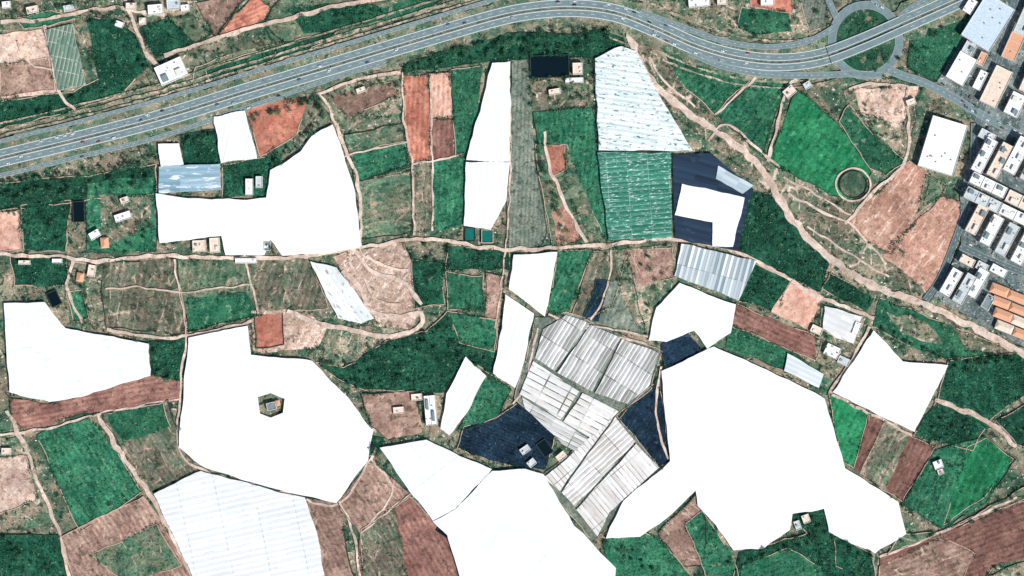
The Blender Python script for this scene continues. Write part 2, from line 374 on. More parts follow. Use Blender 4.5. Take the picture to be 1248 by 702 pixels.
# ---------------------------------------------------------------- roads
def ribbon(name,pts,offs,width,z,mat,kerb=False,closed=False,ras=True,base=-0.05,parent=None,wv=0.0):
    n=len(pts); L=[];R=[]
    for i,p in enumerate(pts):
        a=pts[i-1] if (i>0 or closed) else p; b=pts[(i+1)%n] if (i<n-1 or closed) else p
        d=(b-a).normalized(); nn=Vector((-d.y,d.x))
        w1=width/2*(1+wv*mnoise.noise(Vector((p.x*.09,p.y*.09,z*50)))*1.6); w2=width/2*(1+wv*mnoise.noise(Vector((p.x*.09,p.y*.09,z*50+8)))*1.6)
        L.append(p+nn*(offs+w1)); R.append(p+nn*(offs-w2))
    V=[];Fc=[];mi=[]
    for i in range(n): V+=[(L[i].x,L[i].y,z),(R[i].x,R[i].y,z),(L[i].x,L[i].y,base),(R[i].x,R[i].y,base)]
    for i in range(n if closed else n-1):
        a=4*i; b=4*((i+1)%n)
        Fc+=[(a,a+1,b+1,b),(a+2,a,b,b+2),(a+1,a+3,b+3,b+1)]; mi+=[0,0,0]
        if ras: raster([(L[i].x,L[i].y),(R[i].x,R[i].y),(R[(i+1)%n].x,R[(i+1)%n].y),(L[(i+1)%n].x,L[(i+1)%n].y)],-1)
    if kerb:
        for side,s in ((L,1),(R,-1)):
            for i in range(n if closed else n-1):
                j=(i+1)%n; p,q=side[i],side[j]; d=(q-p).normalized(); nn=Vector((-d.y,d.x))*s*0.35
                b=len(V)
                for e in (p,q): V+=[(e.x,e.y,base),(e.x+nn.x,e.y+nn.y,base),(e.x,e.y,z+0.13),(e.x+nn.x,e.y+nn.y,z+0.13)]
                for f in ((2,3,7,6),(0,2,6,4),(1,3,7,5)): Fc.append(tuple(b+t for t in f)); mi.append(1)
    me=bpy.data.meshes.new(name); me.from_pydata(V,[],Fc); me.polygons.foreach_set('material_index',mi)
    return mkobj(name,me,[mat,M['kerb']],parent)
def dashes(name,pts,offs,z,w=0.3,on=5,off=9,mat=None):
    V=[];Fc=[]; s=0
    for i in range(len(pts)-1):
        p,q=pts[i],pts[i+1]; L=(q-p).length; d=(q-p)/L; nn=Vector((-d.y,d.x)); t=0
        while t<L:
            if (s+t)%(on+off)<1.0:
                a=p+d*t+nn*offs; b=a+d*on; u=nn*w/2; k=len(V)
                V+=[(a.x+u.x,a.y+u.y,z),(a.x-u.x,a.y-u.y,z),(b.x-u.x,b.y-u.y,z),(b.x+u.x,b.y+u.y,z)]; Fc.append((k,k+1,k+2,k+3))
            t+=1.0
        s+=L
    me=bpy.data.meshes.new(name); me.from_pydata(V,[],Fc); mkobj(name,me,[mat or M['paint']])
ZR=2.0
hw=smooth([Vector(W(p)) for p in [(-200,243),(-60,208),(0,193),(100,169),(200,143),(300,112),(400,82),(500,52),(600,23),(650,13),(700,10),(750,16),(800,35),(850,57),(900,71),(950,76),(1000,70),(1050,52),(1100,30),(1150,8),(1200,-15),(1300,-60)]],9)
ribbon('highway_verge',hw,0,44,ZR-0.15,M['verge'],wv=.25)
hwW=[p for p in hw if -760<p.x<0]; hwE=[p for p in hw if 120<p.x<400]
for o_,w_ in ((27,2.2),(33,2.8),(41,2.0)): ribbon('earth_bank',hwW,o_,w_,ZR-0.24-o_*.001,M['track_pale'],wv=.9)
for o_,w_ in ((-24,2.2),(-31,2.0),(26,2.4)): ribbon('earth_bank',hwE,o_,w_,ZR-0.24-abs(o_)*.001,M['track_pale'],wv=.9)
ribbon('highway_carriageway',hw,6.2,8.6,ZR,M['asphalt'],kerb=True); ribbon('highway_carriageway',hw,-6.2,8.6,ZR,M['asphalt'],kerb=True)
for o in (2.3,10.1,-2.3,-10.1): ribbon('highway_edge_line',hw,o,0.5,ZR+0.03,M['paint'],ras=False,base=ZR+0.01)
dashes('highway_lane_marking',hw,6.2,ZR+0.04); dashes('highway_lane_marking',hw,-6.2,ZR+0.04)
ribbon('highway_guardrail',hw,0.9,0.3,ZR+0.8,M['metal'],ras=False); ribbon('highway_guardrail',hw,-0.9,0.3,ZR+0.8,M['metal'],ras=False)
def road(name,pts,w,z,mat='asphalt',kerb=True,mark=True,closed=False,step=7):
    s=smooth([Vector(W(p)) for p in pts],step,closed); ribbon(name,s,0,w,z,M[mat],kerb=kerb,closed=closed)
    if mark: dashes('road_centre_marking',s,0,z+0.03,0.25,3,5)
    return s
sr=road('service_road',[(-80,232),(0,214),(100,190),(190,168),(280,138),(340,118),(400,97),(470,76)],4.5,ZR+0.02)
road('slip_road',[(-80,190),(0,172),(100,147),(200,120),(300,90),(400,60),(480,36),(560,12),(620,-6)],4,ZR+0.04)
sl=road('slip_road',[(840,64),(880,80),(930,90),(990,92),(1040,90),(1075,92)],7,ZR+0.05)
road('slip_road',[(780,14),(840,36),(890,52),(940,57),(985,50),(1016,34)],6,ZR+0.06)
rp=[(1055+41*math.cos(t),49-0+43*math.sin(t)) for t in np.linspace(0,2*math.pi,20,endpoint=False)]
isl=[W((1055+36*math.cos(t),49+38*math.sin(t))) for t in np.linspace(0,2*math.pi,40,endpoint=False)]
ISL=soil('island_planting',(30,84,60),(60,108,80),(136,132,108),gain=0.4)
me=bpy.data.meshes.new('roundabout_island'); n=len(isl)
me.from_pydata([(x,y,ZR-0.1) for x,y in isl],[],[tuple(range(n))]); mkobj('roundabout_island',me,[ISL])
ring=smooth([Vector(W(p)) for p in rp],5,True)
ribbon('roundabout_road',ring,0,9,ZR+0.08,M['asphalt'],kerb=True,closed=True)
road('access_road',[(1082,84),(1100,92),(1125,100),(1160,118),(1200,142),(1250,168),(1330,205)],9,ZR+0.1)
road('access_road',[(1020,22),(1010,0),(1000,-40)],7,ZR+0.11); road('access_road',[(1075,10),(1062,-5),(1040,-40)],7,ZR+0.12)
road('access_road',[(1092,25),(1110,10),(1150,-10),(1200,-40)],6,ZR+0.125)
br=[p for p in hw if (p-Vector(W((1055,50)))).length<58]
ribbon('highway_bridge',br,6.2,8.8,ZR+1.6,M['asphalt'],kerb=True); ribbon('highway_bridge',br,-6.2,8.8,ZR+1.6,M['asphalt'],kerb=True)
for o in (2.3,10.1,-2.3,-10.1): ribbon('bridge_edge_line',br,o,0.45,ZR+1.63,M['paint'],ras=False,base=ZR+1.61)
TR=[
 ([(765,30),(774,60),(786,88),(830,132),(870,158),(920,196),(946,235),(976,280),(1030,328),(1082,356),(1135,374),(1250,432),(1320,470)],8.5),
 ([(862,172),(880,152),(900,160),(950,205)],3),([(960,236),(1010,262),(1040,276),(1080,322)],2.6),([(955,216),(1000,240),(1036,262)],2.2),([(790,70),(806,96),(846,130)],2.2),([(984,276),(1030,306),(1084,338)],2),
 ([(-40,310),(60,312),(120,318),(190,312),(270,314),(345,314),(440,302),(500,292),(545,294),(620,304),(740,298),(820,292),(900,308),(1000,362),(1066,388)],4.2),
 ([(8,500),(28,540),(52,600),(76,664),(96,760)],4.4),([(117,503),(150,556),(184,606),(215,662),(262,760)],5.4),
 ([(0,530),(60,522),(117,505),(218,486)],2.5),
 ([(662,160),(668,195),(684,240),(714,296)],3.8),
 ([(418,330),(440,352),(452,378),(490,386),(512,380),(508,400),(470,410),(420,400),(380,392),(350,378)],5.4),
 ([(430,305),(455,330),(495,345),(514,372)],4.4),([(445,312),(470,325),(498,330)],3.5),([(424,316),(446,344),(460,366),(488,372)],3),
 ([(130,402),(180,410),(228,410),(306,392)],3.6),([(386,112),(402,132),(412,160),(436,225),(440,300)],3.8),
 ([(1060,398),(1040,436),(1012,478)],3.8),([(1140,487),(1204,514),(1240,544)],5.4),
 ([(412,613),(430,650),(446,760)],3),([(452,560),(478,600),(440,650)],2.4),([(438,650),(500,602)],2.4),
 ([(200,68),(240,55),(264,46),(350,22),(480,-6)],4.8),([(150,-10),(168,42),(184,74),(200,82)],4.4),([(54,30),(72,110),(92,134)],3.2),
 ([(0,28),(60,22),(130,10),(200,18)],4),([(1035,110),(1060,102),(1120,108)],3.4),
 ([(1105,110),(1105,190),(1060,240),(1030,274)],3.6),([(1112,530),(1062,505),(1014,480)],2.8),
 ([(805,447),(800,510),(815,560)],2.5),([(668,382),(700,396),(790,420)],2.6),([(655,400),(640,470),(625,492)],2.5),
 ([(524,92),(526,150),(528,282)],2.2),([(503,200),(556,190)],2.2),([(1072,680),(1140,652),(1240,606)],3),
 ([(228,410),(220,465),(218,545),(250,574),(350,602),(412,615),(445,570),(460,545)],2.6),
 ([(620,72),(622,200),(616,304),(604,400)],1.8),([(100,395),(82,350),(88,318)],3.4),
 ([(490,88),(493,150),(502,205),(505,286)],2.4),([(212,316),(228,408)],2.2),([(298,312),(316,384)],2.2),([(388,114),(440,96),(488,88)],3.4),
 ([(936,196),(958,110),(972,96)],3.4),([(872,140),(922,94)],2.6),([(690,398),(742,400),(790,412)],2.2),([(745,304),(742,345),(720,392)],2.2),
 ([(20,50),(40,80),(64,84)],2),([(420,190),(470,178),(496,174)],1.8),([(128,352),(170,350),(220,356),(306,346)],2)]
for i,(p,w) in enumerate(TR):
    s=smooth([Vector(W(q)) for q in p],4)
    s=[v+Vector((mnoise.noise(Vector((v.x*.06,v.y*.06,1))),mnoise.noise(Vector((v.x*.06,v.y*.06,9)))))*2.4 for v in s]
    ribbon('dirt_track',s,0,w,1.78+0.004*i,M['track'],wv=.5)
cx,cy=W((1040,225))
ribbon('circular_path',[Vector((cx+21*math.cos(t),cy+20*math.sin(t))) for t in np.linspace(0,2*math.pi,36,endpoint=False)],0,2.2,2.0,M['track'],closed=True,wv=.5)

UP=[W(p) for p in [(1190,-40),(1178,40),(1142,100),(1190,150),(1170,235),(1172,300),(1138,362),(1250,424),(1330,460),(1330,-40)]]
n=len(UP); me=bpy.data.meshes.new('street_pavement')
me.from_pydata([(x,y,1.70) for x,y in UP]+[(x,y,-.1) for x,y in UP],[],[tuple(range(n))]+[(j,j+n,(j+1)%n+n,(j+1)%n) for j in range(n)])
UM=soil('street_surface',(88,108,108),(134,144,140),(48,70,66),big=20,mid=6,gain=0.35,c4=(200,200,190)); mkobj('street_pavement',me,[UM]); raster(UP,-3)
for p,w in (([(1188,150),(1182,235),(1150,330),(1128,366)],7),([(1242,-20),(1222,60),(1192,148)],7),([(1170,300),(1215,320),(1300,352)],7)):
    road('street',p,w,2.02,'asphalt_dark')
er2=smooth([Vector(W(p)) for p in [(1125,100),(1160,118),(1200,142),(1250,168),(1330,205)]],7)

# ---------------------------------------------------------------- greenhouses
WH=(255,255,255)
def GH(pts,ang=0,bay=8,h=4.2,ridge=0.5,mat=None,name='greenhouse',amp=0.7,wallm='netwall',hole=None):
    P=jitter([W(p) for p in pts],7,amp); a=math.radians(ang)
    bm=bmesh.new(); vs=[bm.verts.new((x,y,h)) for x,y in P]; bm.faces.new(vs)
    bmesh.ops.triangulate(bm,faces=bm.faces[:])
    def cut(co,no): bmesh.ops.bisect_plane(bm,geom=bm.verts[:]+bm.edges[:]+bm.faces[:],dist=1e-4,plane_co=co,plane_no=no)
    nn=Vector((-math.sin(a),math.cos(a),0))
    us=[p[0]*nn.x+p[1]*nn.y for p in P]; k=math.ceil(min(us)/(bay/2))
    while k*bay/2<max(us):
        cut(nn*(k*bay/2),nn); k+=1
    if hole:
        H=[Vector(W(q)) for q in hole]; c0=sum(H,Vector((0,0)))/len(H); pl=[]
        for i in range(len(H)):
            d=(H[(i+1)%len(H)]-H[i]).normalized(); no=Vector((-d.y,d.x)); 
            if (c0-H[i]).dot(no)<0: no=-no
            pl.append((H[i],no)); cut(Vector((H[i].x,H[i].y,0)),Vector((no.x,no.y,0)))
        dl=[f for f in bm.faces if all((Vector(f.calc_center_median()[:2])-p).dot(no)>0 for p,no in pl)]
        bmesh.ops.delete(bm,geom=dl,context='FACES')
    for v in bm.verts:
        u=(v.co.dot(nn)/bay)%1.0
        v.co.z=h+ridge*(1-abs(u-0.5)*2)-ridge*0.5 + 0.5*mnoise.noise(Vector((v.co.x*.02,v.co.y*.02,0)))
    bmesh.ops.recalc_face_normals(bm,faces=bm.faces[:])
    if sum(f.normal.z for f in bm.faces)<0: bmesh.ops.reverse_faces(bm,faces=bm.faces[:])
    be=[e for e in bm.edges if len(e.link_faces)==1]
    r=bmesh.ops.extrude_edge_only(bm,edges=be)
    for v in [g for g in r['geom'] if isinstance(g,bmesh.types.BMVert)]: v.co.z=-0.1
    for f in [g for g in r['geom'] if isinstance(g,bmesh.types.BMFace)]: f.material_index=1
    me=bpy.data.meshes.new(name); bm.to_mesh(me); bm.free()
    o=mkobj(name,me,[mat,M[wallm]]); raster(P,-2)
    return o
SEAM=(236,243,246)
W1=lambda a=0,b=8:netmat('white_plastic',WH,(252,254,255),math.radians(a),b,60,0.025,dirt=0.05,line=SEAM,lw=.06,al=.92)
GH([(55,36),(88,29),(104,103),(72,110)],78,5,h=3,mat=netmat('pale_green_net',(124,150,132),(100,134,114),math.radians(78),5,16,.2,line=(190,196,180),lw=.14,streak=((196,206,192),.60,5,3)))
GH([(261,143),(298,135),(313,192),(270,199)],78,6,mat=W1(78))
GH([(193,176),(218,175),(224,200),(196,203)],0,6,mat=W1())
GH([(194,203),(268,200),(270,232),(194,236)],2,8,mat=netmat('bluish_plastic',(170,198,212),(138,176,194),0.03,8,40,0.15,streak=((240,250,252),0.55,25,5)))
GH([(190,236),(230,241),(300,243),(325,241),(330,208),(350,197),(366,184),(380,167),(405,152),(420,190),(432,235),(440,300),(400,309),(345,311),(330,292),(322,311),(275,311),(270,288),(195,296)],5,9,ridge=.3,mat=W1(5,9))
GH([(378,319),(410,326),(430,350),(456,388),(440,394),(412,388)],-55,6,mat=netmat('white_torn',(252,255,255),(236,244,244),-0.96,6,30,0.1,streak=((190,176,160),0.58,10,4)))
GH([(600,77),(622,75),(621,197),(568,195),(580,150)],86,7,mat=W1(86))
GH([(568,198),(621,198),(617,245),(598,279),(566,275)],86,7,h=4.6,mat=W1(86))
GH([(725,71),(757,57),(775,62),(800,110),(845,184),(730,183)],-8,6,ridge=.6,mat=netmat('torn_net',(250,255,255),(226,240,240),math.radians(-8),6,30,0.1,streak=((60,130,108),0.57,8,3.0)))
GH([(728,186),(817,186),(819,290),(742,292)],4,6,ridge=.6,mat=netmat('shade_net_green',(40,128,104),(70,148,124),math.radians(4),6,25,0.25,line=(150,192,176),lw=.1,streak=((232,248,244),0.57,7,1.9)))
GH([(820,189),(866,187),(919,231),(912,245),(900,306),(822,290)],-15,8,h=3.6,ridge=.4,mat=netmat('dark_shade_net',(28,50,72),(40,66,90),math.radians(-15),8,30,0.3,streak=((70,96,116),0.62,14,5)),wallm='wall_dark')
GH([(831,224),(908,241),(893,300),(868,300),(868,272),(822,262)],-12,8,h=5,mat=W1(-12))
GH([(875,202),(918,226),(905,236),(872,218)],-30,6,h=4.6,mat=netmat('grey_plastic',(206,222,226),(180,200,208),-.5,6,20,0.2))
GH([(1005,372),(1050,386),(1040,418),(1018,412),(1002,400)],-25,8,mat=netmat('white_plastic_patched',(252,253,252),(224,228,226),-.44,8,14,.1,streak=((196,182,164),.62,9,5)))
GH([(626,311),(679,307),(672,350),(664,386),(620,352)],75,8,mat=W1(75))
GH([(616,358),(650,382),(640,440),(628,472),(602,455),(611,400)],75,7,mat=W1(75))
GH([(830,297),(921,318),(900,366),(822,336)],75,7,ridge=1.2,mat=netmat('striped_plastic',(246,250,250),(168,188,194),math.radians(75),3.5,80,0.15,line=(128,154,160),lw=.12))
GH([(828,345),(897,371),(890,405),(862,425),(846,404),(812,416),(790,415),(800,375)],-20,8,mat=W1(-20))
GH([(960,430),(1004,456),(998,472),(955,452)],-25,6,mat=netmat('grey_white_plastic',(240,246,248),(216,228,230),-.4,6,20,0.12))
GH([(5,370),(55,368),(80,400),(182,419),(183,457),(100,484),(60,490),(12,478),(8,420)],5,9,ridge=.3,mat=netmat('white_plastic_soft',(255,255,255),(248,253,255),.08,9,50,0.03,streak=((222,240,244),0.57,12,4),dirt=.05,al=.92))
GH([(230,412),(302,397),(306,432),(380,440),(420,480),(455,525),(448,560),(410,613),(350,600),(250,570),(218,545),(222,500)],12,9,ridge=.3,mat=W1(12,9),hole=((314,484),(330,479),(347,486),(345,503),(330,509),(317,504)))
GH([(187,601),(245,574),(350,602),(372,606),(388,655),(404,760),(262,760),(216,662)],12,7,ridge=.5,mat=netmat('white_plastic_striped',(254,255,255),(242,247,247),math.radians(12),7,45,0.05,line=(216,224,222),lw=.16,streak=((206,216,214),0.62,10,2)))
GH([(463,546),(520,535),(560,556),(600,572),(555,620),(528,634),(500,600)],-52,8,ridge=.4,mat=netmat('white_plastic_panels',(255,255,255),(242,247,249),math.radians(-52),8,60,0.04,line=(220,228,230),lw=.12,al=.92))
GH([(600,573),(640,572),(662,578),(700,640),(750,692),(745,760),(578,760),(545,652),(528,636),(556,620)],-40,9,h=4.8,ridge=.4,mat=netmat('white_plastic_panels',(255,255,255),(246,250,252),math.radians(-40),9,60,0.04,line=(224,234,236),lw=.1,al=.92))
GH([(567,435),(592,458),(570,500),(548,530),(537,522),(545,480)],62,7,mat=W1(62))
GH([(1065,402),(1100,440),(1155,445),(1114,527),(1015,478)],-25,9,mat=W1(-25))
GH([(806,452),(870,422),(960,462),(1005,486),(1030,570),(1095,612),(1104,650),(1066,675),(1010,648),(1004,620),(966,626),(962,645),(930,668),(894,670),(872,640),(850,616),(848,598),(815,630),(780,655),(738,656),(760,610),(817,562)],-30,10,ridge=.3,mat=W1(-30,10))
TB=[([(690,384),(718,394),(676,452),(652,436),(662,402)],0),([(720,396),(756,412),(722,477),(679,454)],0),([(758,413),(802,430),(792,470),(764,492),(725,479)],0),
    ([(650,440),(674,456),(706,477),(683,511),(634,480)],1),([(710,479),(755,501),(722,535),(687,514)],1),([(636,484),(720,536),(702,552),(684,540),(640,498)],2)]
TC=[((250,251,248),(184,186,180)),((255,255,253),(240,237,230)),((240,241,237),(196,196,190))]
for p,t in TB:
    a=58 if t==0 else -28; b=5 if t!=1 else 8
    GH(p,a,b,h=3.2,ridge=.7,amp=.5,name='tunnel_greenhouse',mat=netmat('tunnel_plastic',TC[t][0],TC[t][1],math.radians(a),b,30,0.1,line=(116,116,108),lw=.17,dirt=.12,streak=((200,182,164),.61,9,3)))
TB2=[([(750,508),(774,538),(700,618),(684,600)],0),([(775,541),(803,570),(762,606),(742,624),(728,654),(702,621)],1),([(747,509),(718,534),(690,560),(662,582),(682,598)],1)]
for p,t in TB2:
    GH(p,-50 if t else 42,5.5,h=3.2,ridge=.6,amp=.5,name='tunnel_greenhouse',mat=netmat('tunnel_plastic',(255,255,253),(228,224,217),math.radians(-50 if t else 42),5.5,36,0.07,line=(156,146,136),lw=.16,dirt=.1,streak=((210,194,176),.61,10,3)))

# ---------------------------------------------------------------- reservoirs
def box(bm,cx,cy,z0,w,d,h,ang,mi=0,x=0,y=0):
    c,s=math.cos(ang),math.sin(ang); vs=[]
    for zz in (z0,z0+h):
        for sx,sy in ((-1,-1),(1,-1),(1,1),(-1,1)):
            lx,ly=x+sx*w/2,y+sy*d/2; vs.append(bm.verts.new((cx+lx*c-ly*s,cy+lx*s+ly*c,zz)))
    for f in ((3,2,1,0),(4,5,6,7),(0,1,5,4),(1,2,6,5),(2,3,7,6),(3,0,4,7)):
        fc=bm.faces.new([vs[i] for i in f]); fc.material_index=mi
def fin(bm,name,mats,parent=None):
    me=bpy.data.meshes.new(name); bm.to_mesh(me); bm.free(); return mkobj(name,me,mats,parent)
def reservoir(cx,cy,w,d,ang,wm='wall_dark',wt='water'):
    x,y=W((cx,cy)); a=math.radians(ang); bm=bmesh.new()
    box(bm,x,y,0,w,d,2.2,a,1)
    for (ex,ey,ww,dd) in ((0,d/2+.4,w+1.6,.8),(0,-d/2-.4,w+1.6,.8),(w/2+.4,0,.8,d),(-w/2-.4,0,.8,d)): box(bm,x,y,0,ww,dd,3.4,a,0,ex,ey)
    fin(bm,'water_reservoir',[M[wm],M[wt]])
    c,s=math.cos(a),math.sin(a)
    raster([(x+px*c-py*s,y+px*s+py*c) for px,py in ((-w/2,-d/2),(w/2,-d/2),(w/2,d/2),(-w/2,d/2))],-2)
reservoir(670,81,46,26,2); reservoir(96,258,13,24,2); reservoir(66,364,12,17,25); reservoir(594,288,13,15,0,'wall_tan','water_green')
reservoir(573,286,11,15,0,'wall_dark','water_green'); reservoir(664,546,12,18,35); reservoir(545,650,24,9,-35)
bm=bmesh.new(); x,y=W((1040,225)); K=40
for k in range(K):
    a0,a1=2*math.pi*k/K,2*math.pi*(k+1)/K
    for (r0,z0,r1,z1,mi) in ((0,1.9,16,1.9,1),(16,1.9,16,3.4,0),(16,3.4,17,3.4,0),(17,3.4,17,0,0)):
        vs=[bm.verts.new((x+r*math.cos(a),y+r*math.sin(a),z)) for r,z,a in ((r0,z0,a0),(r1,z1,a0),(r1,z1,a1),(r0,z0,a1))]
        f=bm.faces.new(vs) if r0>0 else bm.faces.new([vs[0],vs[1],vs[2]]); f.material_index=mi
fin(bm,'circular_tank',[M['wall_dark'],soil('tank_bed',(60,92,72),(140,132,112),(26,70,54),gain=.4,mid=5)])
raster([(x+18*math.cos(t),y+18*math.sin(t)) for t in np.linspace(0,6.28,24)],-2)

# ---------------------------------------------------------------- buildings
def building(cx,cy,w,d,ang,h,roof='roof_white',pitched=False,name='flat_roof_building'):
    x,y=W((cx,cy)); a=math.radians(ang)
    e=bpy.data.objects.new(name,None); COL.objects.link(e); e.location=(x,y,0)
    c,s=math.cos(a),math.sin(a)
    raster([(x+px*c-py*s,y+px*s+py*c) for px,py in ((-w/2,-d/2),(w/2,-d/2),(w/2,d/2),(-w/2,d/2))],-2)
    bm=bmesh.new(); box(bm,0,0,-.1,w,d,h+.1,a); fin(bm,'walls',[M['wallpaint']],e)
    bm=bmesh.new()
    if pitched:
        rh=min(w,d)*.22; o=.5
        pts=[(-w/2-o,-d/2-o,h),(w/2+o,-d/2-o,h),(w/2+o,d/2+o,h),(-w/2-o,d/2+o,h)]
        i=d/2
        pts+=[(-w/2+i*.6,0,h+rh),(w/2-i*.6,0,h+rh)] if w>=d else [(0,-d/2+w*.3,h+rh),(0,d/2-w*.3,h+rh)]
        vs=[bm.verts.new((p[0]*c-p[1]*s,p[0]*s+p[1]*c,p[2]+.01)) for p in pts]
        fs=((0,1,5,4),(2,3,4,5),(1,2,5),(3,0,4)) if w>=d else ((1,2,5,4),(3,0,4,5),(0,1,4),(2,3,5))
        for f in fs: bm.faces.new([vs[q] for q in f])
        bm.faces.new([vs[q] for q in (3,2,1,0)])
    else:
        box(bm,0,0,h+.003,w-.7,d-.7,.25,a)
        for (ex,ey,ww,dd) in ((0,d/2-.15,w+.1,.5),(0,-d/2+.15,w+.1,.5),(w/2-.15,0,.5,d-.9),(-w/2+.15,0,.5,d-.9)): box(bm,0,0,h+.003,ww,dd,1.1,a,1,ex,ey)
        if w*d>300 and name!='warehouse':   # party walls and stair heads between units
            nu=max(2,int(w/14))
            for k in range(1,nu): box(bm,0,0,h+.256,.4,d-1.2,.9,a,1,-w/2+k*w/nu,0)
            for k in range(nu):
                xx=-w/2+(k+.5)*w/nu
                box(bm,0,0,h+.256,w/nu*.42,d*.34,2.7,a,random.choice((1,1,3)),xx+random.uniform(-2,2),random.choice((-1,1))*d*.2)
                for t in range(3): box(bm,0,0,h+.258,random.uniform(.9,1.8),random.uniform(.9,1.8),random.uniform(.6,1.4),a,random.choice((1,2,2)),xx+random.uniform(-.38,.38)*w/nu,random.uniform(-.36,.36)*d)
        elif name=='warehouse':
            nb=int(w/9)
            for k in range(1,nb): box(bm,0,0,h+.256,.25,d-1.2,.12,a,1,-w/2+k*w/nb,0)
            for k in range(int(w*d/350)): box(bm,0,0,h+.26,1.6,1.6,1,a,2,random.uniform(-.4,.4)*w,random.uniform(-.4,.4)*d)
        else:
            for k in range(int(max(1,w*d/70))):
                ww,dd=random.uniform(1.2,3),random.uniform(1.2,3)
                if w<ww+3 or d<dd+3: continue
                box(bm,0,0,h+.26+k*.004,ww,dd,random.uniform(.7,2.4),a,random.choice((1,1,2)),random.uniform(-1,1)*(w/2-ww/2-1),random.uniform(-1,1)*(d/2-dd/2-1))
    fin(bm,'roof',[M[roof],M['wallpaint'],M['metal'],M['roof_dgrey']],e)
    bm=bmesh.new()
    for fl in range(max(1,int(h/3))):
        z=fl*3+1.1
        for L,D,sx in ((w,d,1),(d,w,0)):
            nwin=max(1,int(L/3.2))
            for k in range(nwin):
                u=-L/2+(k+.5)*L/nwin
                for sg in (1,-1):
                    if sx: box(bm,0,0,z,1.2,.12,1.3,a,0,u,sg*(D/2+.05))
                    else: box(bm,0,0,z,.12,1.2,1.3,a,0,sg*(D/2+.05),u)
    fin(bm,'windows',[M['glass']],e)
    bm=bmesh.new(); box(bm,0,0,0,1.1,.2,2.1,a,0,w/2-.7,-(d/2+.08)); fin(bm,'door',[M['door']],e)
def row(cx,cy,n,w,d,gap,h,roofs,ang,pit=False):
    a=math.radians(ang)
    for k in range(n):
        o=(k-(n-1)/2)*(w+gap); building(cx+o*math.cos(a),cy-o*math.sin(a),w-random.uniform(0,.8),d+random.uniform(-1,1),ang+random.uniform(-1,1),h+random.uniform(-.6,.8),random.choice(roofs),pit)
building(1148,178,44,64,-17,8,'roof_white',name='warehouse')
building(1203,28,60,40,58,9,'roof_blue',name='warehouse'); building(1171,84,36,24,60,8,'roof_white',name='warehouse'); building(1183,55,24,14,60,6,'roof_grey')
building(1213,106,48,22,64,8,'roof_tan',name='warehouse'); building(1236,52,44,17,66,8,'roof_terra',name='warehouse'); building(1194,98,24,10,64,6,'roof_white')
building(1236,128,28,18,64,9,'roof_white'); building(1254,18,56,20,66,9,'roof_grey'); building(1258,92,46,18,66,9,'roof_tan'); building(1182,8,18,12,58,6,'roof_white'); building(1196,72,16,9,64,6,'roof_terra')
for b in [(1198,190,44,14,62,12,'roof_white'),(1217,196,44,14,62,12,'roof_tan'),(1202,166,20,11,-28,9,'roof_grey'),(1238,190,46,16,62,13,'roof_white'),(1258,200,46,14,62,12,'roof_grey'),
          (1203,226,46,14,-26,12,'roof_white'),(1196,244,46,14,-26,13,'roof_grey'),(1242,246,36,15,-26,12,'roof_tan'),(1236,263,40,13,-26,12,'roof_white'),
          (1189,268,36,14,62,12,'roof_tan'),(1207,281,38,14,62,13,'roof_white'),(1226,292,40,14,62,12,'roof_grey'),(1246,302,42,15,62,12,'roof_white'),(1262,262,40,14,62,11,'roof_tan'),
          (1158,344,34,14,60,10,'roof_white'),(1174,352,38,13,60,12,'roof_grey'),(1190,345,36,14,60,10,'roof_white'),(1203,368,18,10,60,8,'roof_dgrey'),(1178,318,18,10,-28,8,'roof_tan'),(1196,325,14,10,-28,8,'roof_grey'),(1216,330,20,10,-28,8,'roof_white')]:
    building(*b,name='apartment_block')
for k in range(4): row(1228+k*2,358+k*15,2,22,10.5,1,6.5,['roof_terra','roof_terra','roof_tan'],-22,True)
row(1268,380,3,12,12,.6,6.5,['roof_terra','roof_tan'],68,True)
